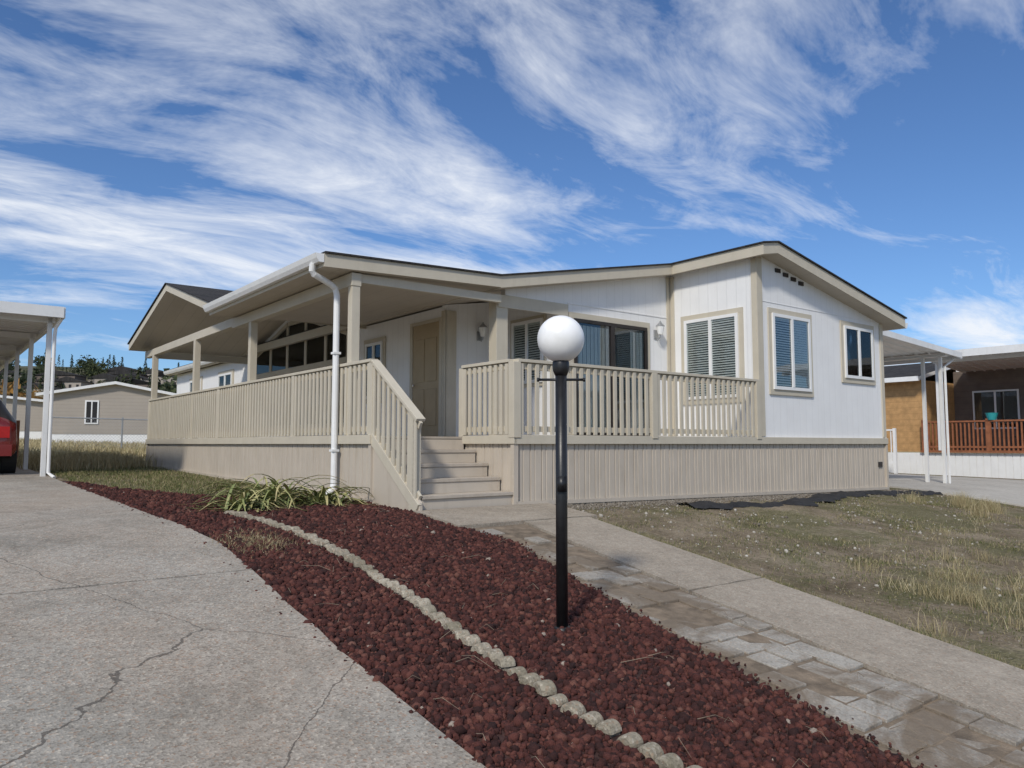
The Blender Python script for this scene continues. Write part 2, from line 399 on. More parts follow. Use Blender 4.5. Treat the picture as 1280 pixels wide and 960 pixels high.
while t>-7.5:
    s=float(np.interp(t,ts,es_)); s2=float(np.interp(t-.1,ts,es_))
    d=Vector((s2-s,-.1,0)).normalized(); nrm=Vector((d.y,-d.x,0))
    r=.055+random.uniform(-.006,.004); c=Vector((s+random.uniform(-.010,.010),t,0)); z=g1(s,t)+.020+random.uniform(-.012,.008)
    tilt=random.uniform(-.18,.18); roll=random.uniform(-.1,.1)
    K=12; prof=[]
    for k in range(K+1):
        an=math.pi*k/K; prof.append((math.cos(an)*r,math.sin(an)*r*.9))
    dd=(d*math.cos(tilt)+nrm*math.sin(tilt)); nm=Vector((dd.y,-dd.x,0))
    th=.045
    rings=[]
    for q,sc in ((-th,.0),(-th,.84),(-th*.86,.96),(-th*.6,1),(th*.6,1),(th*.86,.96),(th,.84),(th,.0)):
        rings.append([tuple(c+dd*(x*sc)+nm*q+Vector((0,0,z+y*sc+x*roll))) for x,y in prof])
    o=len(mb.v)
    for R_ in rings: mb.v+=R_
    w=K+1
    for i in range(len(rings)-1):
        for k in range(K):
            mb.f.append((o+i*w+k,o+i*w+k+1,o+(i+1)*w+k+1,o+(i+1)*w+k)); mb.m.append(0)
    mb.box(c.x-.035,c.x+.035,c.y-.04,c.y+.04,z-.05,z+.002)
    t-=.120
mb.obj('garden_edging',['edging'])

# ---------------------------------------------------------------- lava rocks
phi=(1+5**.5)/2
ico=np.array([(-1,phi,0),(1,phi,0),(-1,-phi,0),(1,-phi,0),(0,-1,phi),(0,1,phi),(0,-1,-phi),(0,1,-phi),(phi,0,-1),(phi,0,1),(-phi,0,-1),(-phi,0,1)],float)
ico/=np.linalg.norm(ico[0])
icf=np.array([(0,11,5),(0,5,1),(0,1,7),(0,7,10),(0,10,11),(1,5,9),(5,11,4),(11,10,2),(10,7,6),(7,1,8),(3,9,4),(3,4,2),(3,2,6),(3,6,8),(3,8,9),(4,9,5),(2,4,11),(6,2,10),(8,6,7),(9,8,1)])
def rocks(name,pts,rad,mat,rnd,lift=.0,rough=.35):
    N=len(pts)
    ang=rng.uniform(0,2*np.pi,(N,3)); 
    P=ico[None]*rad[:,None,None]*(1+rng.uniform(-rough,rough,(N,12,1)))*(1+rng.uniform(-.25,.25,(N,1,3)))
    c,s=np.cos(ang),np.sin(ang)
    x,y,z=P[...,0],P[...,1],P[...,2]
    x,y=x*c[:,0:1]-y*s[:,0:1],x*s[:,0:1]+y*c[:,0:1]
    y,z=y*c[:,1:2]-z*s[:,1:2],y*s[:,1:2]+z*c[:,1:2]
    x,z=x*c[:,2:3]-z*s[:,2:3],x*s[:,2:3]+z*c[:,2:3]
    P=np.stack([x,y,z],-1)
    base=np.stack([pts[:,0],pts[:,1],gz(pts[:,0],pts[:,1])+lift+rad*.35],-1)
    P=P+base[:,None,:]
    Fc=(icf[None]+12*np.arange(N)[:,None,None]).reshape(-1,3)
    return npmesh(name,P.reshape(-1,3),Fc,mat,np.repeat(rnd,12))
def samp(n,t0,t1,L,R,pad=.0):
    t=rng.uniform(t0,t1,n*2); a=L(t)+pad; b=R(t)-pad
    wmax=(b-a).max(); keep=rng.uniform(0,wmax,n*2)<(b-a); t=t[keep][:n]; a=L(t)+pad;b=R(t)-pad
    return np.stack([a+(b-a)*rng.uniform(0,1,len(t)),t],-1)
LL=lambda t:lerp_tab(t,bedL); RR=lambda t:lerp_tab(t,bedR)
p1=samp(46000,-6.6,0,LL,RR,-.01); p2=samp(13000,0,6.5,LL,RR,-.02)
ps=np.concatenate([p1,p2]); 
es=np.interp(ps[:,1],ts,es_); ke=(np.abs(ps[:,0]-es)>.047)|(ps[:,1]>.65)
ps=ps[ke]
rr=rng.gamma(5,.0026,len(ps)).clip(.005,.029)
rv=rng.uniform(0,.965,len(ps)); rv[rng.uniform(0,1,len(ps))<.004]=1
rocks('lava_rock_bed',ps,rr,M['rock'],rv,.014+0)
n=120; st=np.stack([rng.normal(-4.02,.05,n),rng.uniform(-6.5,3,n)],-1)
tt_=rng.uniform(-6,-1.2,200); st2=np.stack([RR(tt_)+np.abs(rng.normal(0,.05,200)),tt_],-1)
rocks('loose_lava_rock',np.concatenate([st,st2]),rng.uniform(.004,.011,n+200),M['rock'],rng.uniform(0,.96,n+200),.03)
n=2200; q=np.stack([rng.uniform(.3,10.2,n),-rng.gamma(1.4,2.2,n)-.1],-1); q=q[(q[:,0]>walkR(q[:,1])+.05)&(q[:,1]>-9)]
rocks('gravel',q,rng.gamma(3,.0034,len(q)).clip(.004,.024),M['stones'],rng.uniform(0,1,len(q)),-.004)
n=6000; q=np.stack([rng.uniform(.05,10.0,n),-np.abs(rng.normal(0,.20,n))-.03],-1)
q=q[(q[:,0]>.55)|(q[:,1]>-.02)]
rocks('gravel.001',q,rng.uniform(.006,.015,len(q)),M['stones'],rng.uniform(0,.55,len(q)),.0)

# ---------------------------------------------------------------- grass
def blades(name,pts,h,w,mat,rnd,lean=.5,base_lift=0):
    N=len(pts); az=rng.uniform(0,2*np.pi,N); ln=rng.uniform(.1,lean,N)*h
    fz=rng.uniform(0,2*np.pi,N)
    b=np.stack([pts[:,0],pts[:,1],gz(pts[:,0],pts[:,1])+base_lift-.005],-1)
    wd=np.stack([np.cos(fz),np.sin(fz),0*fz],-1)*(w/2)[:,None]
    d=np.stack([np.cos(az),np.sin(az),0*az],-1)
    up=np.array([0,0,1.])[None]
    m=b+d*(ln*.3)[:,None]+up*(h*.6)[:,None]; t=b+d*ln[:,None]+up*(h*np.sqrt(np.clip(1-(ln/h)**2*.5,.1,1)))[:,None]
    V=np.stack([b-wd,b+wd,m+wd*.7,m-wd*.7,t],1)
    o=5*np.arange(N)[:,None]
    F1=np.concatenate([o+np.array([[0,1,2]]),o+np.array([[0,2,3]]),o+np.array([[3,2,4]])])
    return npmesh(name,V.reshape(-1,3),F1,mat,np.repeat(rnd,5))
def clumps(n,c,sampf,sig):
    cs=sampf(c); idx=rng.integers(0,len(cs),n); return cs[idx]+rng.normal(0,1,(n,2))*sig
def okl(p): return p[(p[:,0]>walkR(p[:,1])+.04)&(p[:,0]<10.3)&(p[:,1]<-.35)&(p[:,1]>-9)]
f=lambda c:np.stack([rng.uniform(.3,10.3,c),rng.uniform(-8.5,-.6,c)],-1)
p=okl(clumps(55000,900,f,.12)); blades('lawn_grass',p,rng.uniform(.012,.045,len(p)),rng.uniform(.003,.007,len(p)),M['lawngrass'],rng.uniform(0,1,len(p)),1.2)
f=lambda c:np.stack([rng.uniform(2.0,9.5,c),rng.uniform(-7.5,-2.6,c)],-1)
p=okl(clumps(5000,110,f,.10)); blades('dry_grass',p,rng.uniform(.03,.15,len(p)),rng.uniform(.002,.004,len(p)),M['drygrass'],rng.uniform(0,1,len(p)),1.3)
f=lambda c:np.stack([rng.normal(2.3,.8,c),rng.normal(-4.9,.5,c)],-1)
p=okl(clumps(5000,45,f,.085)); blades('dry_grass.001',p,rng.uniform(.04,.20,len(p)),rng.uniform(.002,.004,len(p)),M['drygrass'],rng.uniform(0,1,len(p)),1.3)
f=lambda c:np.stack([rng.normal(8.6,.5,c),rng.normal(-1.9,.4,c)],-1)
p=okl(clumps(1500,9,f,.08)); blades('dry_grass.005',p,rng.uniform(.06,.30,len(p)),rng.uniform(.003,.006,len(p)),M['drygrass'],rng.uniform(0,1,len(p)),1.0)
tt=rng.uniform(-8,-1,6000); p=np.stack([walkR(tt)+np.abs(rng.normal(.02,.06,6000)),tt],-1)
blades('lawn_grass.001',p,rng.uniform(.02,.07,len(p)),rng.uniform(.002,.004,len(p)),M['lawngrass'],rng.uniform(.2,1,len(p)),1.2)
f=lambda c:np.stack([rng.uniform(-3.9,-1.5,c),rng.uniform(2.2,14,c)],-1)
p=clumps(28000,1100,f,.10); p=p[(p[:,0]>-3.95)&(p[:,0]<-1.5)&(p[:,0]>lerp_tab(p[:,1],bedR)+.05)]
blades('lawn_grass.002',p,rng.uniform(.03,.08,len(p)),rng.uniform(.004,.009,len(p)),M['lawngrass'],rng.uniform(0,.95,len(p)),.9)
f=lambda c:np.stack([rng.uniform(-14,6,c),rng.uniform(14.5,48,c)],-1)
p=clumps(34000,1100,f,.35); p=p[~((p[:,0]>1)&(p[:,1]<21.5))&~((p[:,0]<-3.9)&(p[:,1]<16.5))]
blades('dry_grass.002',p,rng.uniform(.08,.28,len(p)),rng.uniform(.01,.03,len(p)),M['drygrass'],rng.uniform(.2,.97,len(p)),1.0)
f=lambda c:np.stack([rng.uniform(-4,-1.6,c),rng.uniform(10.5,16,c)],-1)
p=clumps(6000,120,f,.2); blades('dry_grass.003',p,rng.uniform(.10,.40,len(p)),rng.uniform(.006,.016,len(p)),M['drygrass'],rng.uniform(.2,.97,len(p)),.8)
tw=MB()
for _ in range(95):
    t=random.uniform(-6,1.5); s=random.uniform(float(LL(t))+.1,float(walkL(min(t,-1)))-.05); L=random.uniform(.04,.18)*(1 if random.random()<.9 else 1.8); a=random.uniform(0,6.28); z=g1(s,t)+.045
    q=[(s,t,z),(s+math.cos(a)*L*.5,t+math.sin(a)*L*.5,z+.01+random.uniform(0,.03)),(s+math.cos(a+.3)*L,t+math.sin(a+.3)*L,g1(s+math.cos(a)*L,t+math.sin(a)*L)+.045)]
    tw.tube(q,[.0020,.0015,.0009],4)
ob=tw.obj('dead_twigs',['twig']); at=ob.data.attributes.new('rnd','FLOAT','POINT'); at.data.foreach_set('value',rng.uniform(.0,.8,len(ob.data.vertices)).astype(np.float32))

def strap(name,cs,ct,R,n,L=(.5,.95)):
    vs=[];fs=[];rd=[]
    for i in range(n):
        az=random.uniform(0,6.28); l=random.uniform(*L); r0=random.uniform(0,R*.35); a0=random.uniform(0,6.28)
        bx=cs+math.cos(a0)*r0; by=ct+math.sin(a0)*r0; bz=g1(bx,by)+.02; el=random.uniform(.3,1.25); w=random.uniform(.012,.026); tw_=random.uniform(-.6,.6)
        x,y,z=bx,by,bz; K=8; dl=l/K; o=len(vs); c=random.random()
        for k in range(K+1):
            ww=w*(1-(k/K)**2*.92); px=-math.sin(az+tw_*k/K); py=math.cos(az+tw_*k/K)
            vs+= [(x-px*ww,y-py*ww,z+.004),(x,y,z-.006*(1-k/K)),(x+px*ww,y+py*ww,z+.004)]; cc=min(1,c*.7+.3*(k/K)**1.5); rd+=[cc]*3
            x+=math.cos(az+tw_*k/K)*math.cos(el)*dl; y+=math.sin(az+tw_*k/K)*math.cos(el)*dl; z+=math.sin(el)*dl
            el-=random.uniform(.16,.34); 
            gzv=g1(x,y)+.035
            if z<gzv: z=gzv+random.uniform(0,.02); el=max(el,-.05)
        for k in range(K):
            for e in (0,1): fs.append((o+3*k+e,o+3*k+e+1,o+3*k+4+e,o+3*k+3+e))
    npmesh(name,np.array(vs),np.array(fs),M['leafy'],np.array(rd))
strap('strap_leaf_plant',-2.55,1.35,1.0,130)
strap('strap_leaf_plant.001',-2.0,1.15,.7,80,(.4,.75))
strap('strap_leaf_plant.002',-3.0,1.0,.6,60,(.4,.7))
n=1500; p=np.stack([rng.normal(-3.55,.16,n),rng.normal(-.9,.22,n)],-1); blades('dry_grass.004',p,rng.uniform(.02,.07,n),rng.uniform(.002,.005,n),M['drygrass'],rng.uniform(0,.9,n),1.6,.02)

# ================================================================ HOUSE
H=empty('manufactured_house')
RT=3.39; SL=.19; RS=5.36
zt=lambda s: RT-SL*abs(s-RS)
DK=.10
walls=MB(); trim=MB()
def frS(t0): return (0,t0,1,0,0,-1)
def frT(s0): return (s0,0,0,1,-1,0)
wt=.12
walls.fpoly(frS(0),[(5.2,.02),(9.43,.02),(9.43,zt(9.43)-.17),(5.36,RT-.17),(5.2,RT-.20)],-wt,0)
walls.fpoly(frT(5.2),[(.125,.02),(1.88,.02),(1.88,3.17),(.125,3.17)],-wt,0)
walls.fpoly(frS(1.88),[(2.5,.02),(5.195,.02),(5.195,zt(5.195)-.17),(1.3,zt(1.3)-.17),(1.3,2.3),(2.5,2.3)],-wt,0)
walls.fpoly(frT(2.5),[(2.005,.02),(3.5,.02),(3.5,2.7),(2.005,2.7)],-wt,0)
walls.fpoly(frS(3.5),[(1.25,.02),(2.495,.02),(2.495,2.6),(1.25,2.4)],-wt,0)
zg=lambda t: 3.44-.275*abs(t-9.9)
walls.fpoly(frT(1.25),[(3.625,-.7),(20.5,-.6),(20.5,2.38),(13.2,2.38),(13.2,zg(13.2)-.14),(9.9,zg(9.9)-.17),(6.6,zg(6.6)-.14),(6.6,2.38),(3.625,2.38)],-wt,0)
walls.box(9.31,9.43,.125,20.5,.02,2.4)
walls.box(1.37,9.31,20.38,20.5,-.7,2.5)
walls.obj('walls',['siding'],H)
def tr(F,a0,a1,z0,z1,b0=.0,b1=.022,m=0): trim.fb(F,a0,a1,b0,b1,z0,z1,m)
tr(frS(0),5.17,5.33,.13,3.17,.001,.025); trim.fb(frT(5.2),0,.09,.001,.027,.13,3.14)
tr(frS(0),9.34,9.455,.13,zt(9.4)-.19,.001,.025)
tr(frS(1.88),5.09,5.17,.13,3.12,.001,.024); tr(frT(5.2),1.77,1.853,.13,3.12,.002,.024)
tr(frS(1.88),2.48,2.6,.13,2.3,.001,.025); trim.fb(frT(2.5),1.884,1.99,.001,.025,.13,2.29)
tr(frS(1.88),1.14,2.6,2.12,2.32,.003,.03); trim.box(1.12,1.34,1.87,2.07,.13,2.31)
tr(frS(3.5),1.21,1.45,.13,2.3,.001,.03); trim.fb(frT(1.25),3.47,3.6,.001,.03,.13,2.3)
tr(frS(1.88),2.6,5.09,2.335,2.365,.001,.010,1); tr(frS(0),5.33,9.34,2.42,2.432,.001,.008,1)
trim.fb(frS(0),-.03,9.47,.0,.05,.0,.115)
trim.fb(frT(0),-.05,1.09,.003,.05,.002,.112)
trim.fb(frT(-1.4),1.06,12.55,.0,.05,.0,.115)
trim.box(-1.45,1.2,12.55,12.6,.0,.115)
trim.obj('trim_boards',['trim','siding'],H,bevel=.004)
v=MB()
for k in range(4):
    s=5.75+k*.24
    v.fb(frS(0),s,s+.15,.001,.02,zt(s)-.34,zt(s)-.27)
v.obj('gable_vents',['bronze'],H)

# windows
W=MB() # 0 white,1 dark,2 blind,3 glass,4 trim,5 bronze,6 curtain
def window(F,a0,a1,z0,z1,fr=0,tw=.09,split=True,fw=.055,closed=None):
    W.fb(F,a0-tw,a1+tw,.004,.028,z1,z1+tw,4); W.fb(F,a0-tw,a1+tw,.004,.030,z0-tw,z0,4)
    W.fb(F,a0-tw,a0,.004,.026,z0,z1,4); W.fb(F,a1,a1+tw,.004,.026,z0,z1,4)
    W.fb(F,a0,a1,.002,.006,z0,z1,1)
    for (x0,x1,y0,y1) in ((a0,a1,z1-fw,z1),(a0,a1,z0,z0+fw),(a0,a0+fw,z0+fw,z1-fw),(a1-fw,a1,z0+fw,z1-fw)):
        W.fb(F,x0,x1,.006,.055,y0,y1,fr)
    c=(a0+a1)/2
    if split:
        W.fb(F,c-fw*.55,c+fw*.55,.03,.06,z0+fw,z1-fw,fr)
    for half in (0,1):
        x0,x1=(a0+fw,c-.005) if half==0 else (c+.005,a1-fw)
        z=z0+fw+.02; hh=.036 if closed==half else .022
        while z<z1-fw-.03:
            W.fb(F,x0,x1,.016,.022,z,z+hh,2); z+=.043
        W.fb(F,x0,x1,.010,.03,z1-fw-.035,z1-fw,2)
    W.fb(F,a0+fw,a1-fw,.034,.036,z0+fw,z1-fw,3)
window(frS(0),5.58,6.74,.93,2.24,closed=1)
window(frS(0),7.93,9.0,1.25,2.25,closed=1)
window(frT(5.2),.36,1.52,.80,2.25)
window(frT(2.5),2.35,3.2,1.05,2.15,tw=.06)
window(frT(1.25),5.7,6.4,.9,2.0)
for a in (14.6,17.6): window(frT(1.25),a,a+1.2,1.1,2.05)
F=frS(1.88)
a0,a1,z0,z1=2.72,4.5,.12,2.10
W.fb(F,a0-.1,a1+.1,.004,.03,z1,z1+.1,4); W.fb(F,a0-.1,a0,.004,.028,z0,z1,4); W.fb(F,a1,a1+.1,.004,.028,z0,z1,4)
W.fb(F,a0,a1,.002,.006,z0,z1,1)
for x0,x1,y0,y1 in ((a0,a1,z1-.06,z1),(a0,a1,z0,z0+.06),(a0,a0+.06,z0+.06,z1-.06),(a1-.06,a1,z0+.06,z1-.06),(3.57,3.66,z0+.06,z1-.06)):
    W.fb(F,x0,x1,.006,.06,y0,y1,5)
for k in range(17):
    a=2.8+k*.045; W.fb(F,a,a+.034,.008,.014+.008*(k%2),.2,2.0,6)
for k in range(7):
    a=4.1+k*.045; W.fb(F,a,a+.034,.008,.014+.008*(k%2),.2,2.0,6)
W.fb(F,a0+.06,a1-.06,.036,.038,z0+.06,z1-.06,3)
F=frT(1.25); cols=[7.2+i*1.1 for i in range(6)]
zc=lambda t: min(zg(t)-.42,2.86)
for i in range(5):
    b0,b1=cols[i]+.06,cols[i+1]-.06
    W.fb(F,b0,b1,.004,.01,.45,1.7,1); W.fb(F,b0,b1,.03,.032,.45,1.7,3)
    pts=[(b0,1.84),(b1,1.84),(b1,zc(b1)),((b0+b1)/2,zc((b0+b1)/2)),(b0,zc(b0))]
    W.fpoly(F,pts,.004,.01,1); W.fpoly(F,pts,.03,.032,3)
    z=.5
    while z<1.66:
        W.fb(F,b0,b1,.012,.016,z,z+.026,2); z+=.05
for i in range(6):
    c=cols[i]; W.fb(F,c-.06,c+.06,.004,.05,.4,min(zg(c)-.36,2.9),4)
W.fb(F,7.14,12.76,.004,.054,.32,.44,4); W.fb(F,7.14,12.76,.004,.054,1.71,1.83,4)
for i in range(5):
    a,b=cols[i],cols[i+1]; za,zb=zc(a)+.05,zc(b)+.05
    if i==2: W.beam((1.215,a+.06,2.91),(1.215,b-.06,2.91),.06,.1,4)
    else: W.beam((1.215,a,za),(1.215,b,zb),.06,.1,4)
W.obj('windows',['white','dark','blind','glass','trim','bronze','curtain'],H)
D=MB(); F=frT(1.25)
a0,a1=3.66,4.56
D.fb(F,a0-.09,a0,.004,.04,.12,2.2,1); D.fb(F,a1,a1+.09,.004,.04,.12,2.2,1); D.fb(F,a0,a1,.004,.04,2.14,2.2,1)
D.fb(F,a0,a1,.002,.02,.13,2.14,0)
for (x0,x1,y0,y1) in ((.1,.42,.2,.85),(.5,.8,.2,.85),(.1,.42,.98,1.75),(.5,.8,.98,1.75)):
    D.fb(F,a0+x0,a0+x1,.02,.032,.12+y0,.12+y1,0)
D.tube([(1.21,4.47,1.05),(1.17,4.47,1.05)],[.02,.03],8,2)
D.obj('front_door',['door','trim','chrome'],H,bevel=.006)
def lantern(F,a,z,name):
    L=MB(); L.fb(F,a-.05,a+.05,.002,.025,z-.12,z+.04,0)
    def P(a,b,zz): return (F[0]+F[2]*a+F[4]*b, F[1]+F[3]*a+F[5]*b, zz)
    L.tube([P(a,.02,z-.08),P(a,.07,z-.14),P(a,.12,z-.10),P(a,.12,z-.06)],.008,6,0)
    L.tube([P(a,.12,z-.06),P(a,.12,z-.05),P(a,.12,z+.1)],[.02,.045,.075],8,1)
    L.tube([P(a,.12,z+.1),P(a,.12,z+.11),P(a,.12,z+.16),P(a,.12,z+.2)],[.085,.08,.03,.008],8,0)
    L.obj(name,['greymetal','globe'],H)
lantern(frS(1.88),4.78,2.05,'wall_lantern'); lantern(frS(3.5),1.95,1.95,'wall_lantern_entry')

# roof
R=MB() #0 shingle 1 fascia(trim) 2 soffit
def roofq(x0,x1,y0,y1,z00,z10,z11,z01,th=.18,so=2,e=(.0,.0,.0,.0)):
    top=[Vector((x0,y0,z00)),Vector((x1,y0,z10)),Vector((x1,y1,z11)),Vector((x0,y1,z01))]
    low=[p-Vector((0,0,.022)) for p in top]
    R.prism(low,(0,0,-th),1,1,so)
    ex=[Vector((-e[0],-e[2],0)),Vector((e[1],-e[2],0)),Vector((e[1],e[3],0)),Vector((-e[0],e[3],0))]
    R.prism([p+q+Vector((0,0,.004)) for p,q in zip(top,ex)],(0,0,-.024),0)
def rs_(s0,s1,t0,t1,z0,z1,**k): roofq(s0,s1,t0,t1,z0,z1,z1,z0,**k)
def rt_(s0,s1,t0,t1,z0,z1,**k): roofq(s0,s1,t0,t1,z0,z0,z1,z1,**k)
rs_(RS,9.8,-.32,20.8,RT,zt(9.8),e=(0,.03,.03,.03))
rs_(4.95,RS,-.32,1.6,zt(4.95),RT,e=(.03,0,.03,0))
rs_(1.0,RS,1.6,20.8,zt(1.0),RT,e=(0,0,.03,.03))
rs_(-1.85,1.0,1.6,6.42,2.47,zt(1.0),e=(.0,0,.03,0),th=.17)
rt_(-1.75,4.9,6.45,9.9,2.50,3.46,so=3,e=(.03,0,.03,0),th=.15)
rt_(-1.75,4.9,9.9,13.35,3.46,2.50,so=3,e=(.03,0,0,.03),th=.15)
R.obj('roof',['shingle','trim','soffit','gsoffit'],H)
Bm=MB()
Bm.box(-1.42,-1.28,1.68,6.5,2.10,2.275,0)
Bm.box(-1.40,-1.28,6.5,13.2,2.14,2.30,0)
Bm.box(-1.28,1.1,1.72,1.80,2.16,2.28,0)
Bm.box(-1.25,1.2,13.14,13.26,2.16,2.32,0)
for t in (1.75,5.6,8.9,12.35): Bm.box(-1.41,-1.29,t-.06,t+.06,.1,2.12 if t<6 else 2.16,0)
Bm.obj('porch_posts',['trim'],H,bevel=.005)
G=MB()
def gutter(s,t0,t1,z,sg=-1):
    pr=[(0,0),(0,-.11),(sg*.07,-.11),(sg*.10,-.06),(sg*.12,0),(sg*.105,0),(sg*.09,-.055),(sg*.062,-.098),(sg*.01,-.098),(sg*.01,0)]
    G.prism([(s+a,t0,z+b) for a,b in pr],(0,t1-t0,0),0)
    G.prism([(s+a,t0-.004,z+b) for a,b in pr[:5]],(0,.006,0),0)
gutter(-1.855,1.6,6.42,2.44); gutter(.98,13.6,20.8,2.5); gutter(9.83,-.3,20.8,2.45,1)
G.tube([(-1.92,1.80,2.34),(-1.92,1.82,2.25),(-1.89,1.83,2.21),(-1.60,1.94,2.13),(-1.52,1.97,2.09),(-1.49,1.98,2.00),(-1.49,1.98,-.52),(-1.51,1.97,-.60),(-1.64,1.9,-.68)],.042,12)
for z in (1.2,-.1): G.box(-1.54,-1.44,1.93,2.03,z,z+.03)
G.obj('gutter_downspout',['white'],H)

# skirting
K=MB()
def ribs(p0,p1,nrm,ztop,per=.19,dep=.018,m=0):
    p0=Vector((*p0,0));p1=Vector((*p1,0)); L=(p1-p0).length; d=(p1-p0)/L; n=Vector((*nrm,0))
    prof=[]; a=0
    while a<L:
        for q,b in ((0,0),(.055,0),(.062,-dep),(.072,-dep),(.079,0),(.128,0),(.134,-dep*.6),(.142,-dep*.6),(.148,0)):
            if a+q<L: prof.append((a+q,b))
        a+=per
    prof.append((L,0)); o=len(K.v)
    for a,b in prof:
        c=p0+d*a+n*b; K.v.append((c.x,c.y,g1(c.x,c.y)-.06)); K.v.append((c.x,c.y,ztop))
    for i in range(len(prof)-1): K.f.append((o+2*i,o+2*i+2,o+2*i+3,o+2*i+1)); K.m.append(m)
ribs((0,-.0),(9.43,-.0),(0,-1),.02)
ribs((0,0),(0,1.08),(-1,0),.02)
ribs((-1.4,1.08),(-1.4,12.55),(-1,0),.02)
ribs((-1.4,12.55),(1.2,12.55),(0,1),.02)
ribs((9.43,0),(9.43,20.5),(1,0),.02)
K.box(-.035,.035,-.035,.035,-.85,.0); K.box(9.40,9.465,-.035,.03,-1.0,.0); K.box(-1.43,-1.37,12.5,12.58,-.7,.0); K.box(-1.43,-1.385,1.06,1.13,-.8,.0)
K.beam((0,-.02,-.735),(9.43,-.02,-.875),.03,.05); K.beam((-1.42,1.1,-.71),(-1.42,12.5,-.49),.03,.05)
K.obj('skirting',['skirt'],H)
sv=MB(); sv.fb(frS(0),9.12,9.26,.002,.02,-.45,-.35); sv.obj('skirting_vent',['bronze'],H)
Dk=MB()
t=1.08
while t<12.5:
    Dk.box(-1.38,1.24,t,t+.137,.07,.1); t+=.142
t=.02
while t<1.86:
    Dk.box(.02,5.18,t,min(t+.137,1.87),.07,.1); t+=.142
Dk.box(1.26,2.49,1.9,3.49,.06,.098)
Dk.obj('deck_floor',['deck'],H)
St=MB(); 
zb=-.76; rise=(DK-zb)/5; run=.27
for i in range(4):
    z=DK-rise*(i+1); t1_=1.08-run*i; t0_=t1_-run
    St.box(-1.34,-.03,t0_-.025,t1_+.0,z-.04,z,0)
    St.box(-1.34,-.03,t1_-.012,t1_+.008,z,z+rise-.042 if i else DK-.04,1)
St.box(-1.34,-.03,1.08-run*4-.0,1.08-run*4+.02,zb-.08,zb+rise-.042,1)
pts=[(-1.36,1.14,DK-.02),(-1.36,1.14,zb-.1),(-1.36,-.06,zb-.1),(-1.36,-.06,zb+.1),(-1.36,1.02,DK-.02)]
St.prism(pts,(-.04,0,0),1)
St.beam((-1.40,1.10,.09),(-1.40,-.03,-.73),.05,.13,2)
St.obj('stairs',['step','skirt','trim'],H,bevel=.004)
Ra=MB()
def rail(p0,p1,zt0,zt1,zb0,zb1,n=None,cap=True,bw=.058,gap=.13,out=(0,0)):
    p0=Vector((*p0,0));p1=Vector((*p1,0)); L=(p1-p0).length; d=(p1-p0)/L
    if cap: Ra.beam(p0+Vector((0,0,zt0)),p1+Vector((0,0,zt1)),.12,.04)
    Ra.beam(p0+Vector((0,0,zt0-.065)),p1+Vector((0,0,zt1-.065)),.035,.085)
    Ra.beam(p0+Vector((0,0,zb0+.09)),p1+Vector((0,0,zb1+.09)),.035,.07)
    n=int(L/gap); o=Vector((*out,0))
    for i in range(n+1):
        a=(i+.5)/(n+1); c=p0+d*L*a+o
        zt_=zt0+(zt1-zt0)*a; zb_=zb0+(zb1-zb0)*a
        Ra.beam(c+Vector((0,0,zb_+.02)),c+Vector((0,0,zt_-.035)),bw if abs(d.x)>abs(d.y) else .028,.028 if abs(d.x)>abs(d.y) else bw,up=(0,1,0))
def post(s,t,z0,z1,w=.1): Ra.box(s-w/2,s+w/2,t-w/2,t+w/2,z0,z1)
rail((.02,0),(5.15,0),1.05,1.05,DK,DK,out=(0,-.034))
for s in (.0,2.55,5.1): post(s,-.006,DK-.02,1.03,.115)
rail((.0,.05),(.0,1.1),1.049,1.049,DK,DK,out=(-.034,0)); post(0,1.12,DK-.02,1.03)
rail((-1.38,1.1),(-1.38,12.5),1.05,1.05,DK,DK,out=(-.034,0))
for t in (1.1,3.6,7.2,10.6,12.5): post(-1.38,t,DK-.02,1.03)
rail((-1.36,12.5),(1.2,12.5),1.048,1.048,DK,DK)
post(-1.37,.10,zb-.05,.34)
rail((-1.37,1.1),(-1.37,-.02),1.04,.27,.12,-.70,out=(-.036,0))
Ra.obj('railing',['trim'],H,bevel=.004)

# right-hand awning
Aw=MB()
def corr(s0,s1,t0,t1,z0,z1,m=0,per=.3):
    pr=[]; a=t0
    while a<t1:
        for q,b in ((0,0),(.10,0),(.13,.035),(.17,.035),(.2,0)): pr.append((min(a+q,t1),b))
        a+=per
    o=len(Aw.v)
    for a,b in pr: Aw.v+=[(s0,a,z0+b),(s1,a,z1+b)]
    for i in range(len(pr)-1): Aw.f.append((o+2*i,o+2*i+1,o+2*i+3,o+2*i+2)); Aw.m.append(m)
corr(9.5,14.0,.35,9,2.40,2.14)
Aw.box(13.98,14.08,.33,9,2.05,2.22); Aw.beam((9.45,.33,2.40),(14.05,.33,2.14),.04,.13)
for t in (.55,.95,4.5,8.5): Aw.box(13.35,13.42,t-.035,t+.035,-1.05,2.13)
Aw.box(13.3,13.45,.4,9,2.08,2.15)
Aw.tube([(14.03,.5,2.08),(13.75,.5,1.95),(13.5,.5,1.85),(13.5,.5,-1.0)],.03,6)
Aw.obj('carport_awning',['metalw'],H)

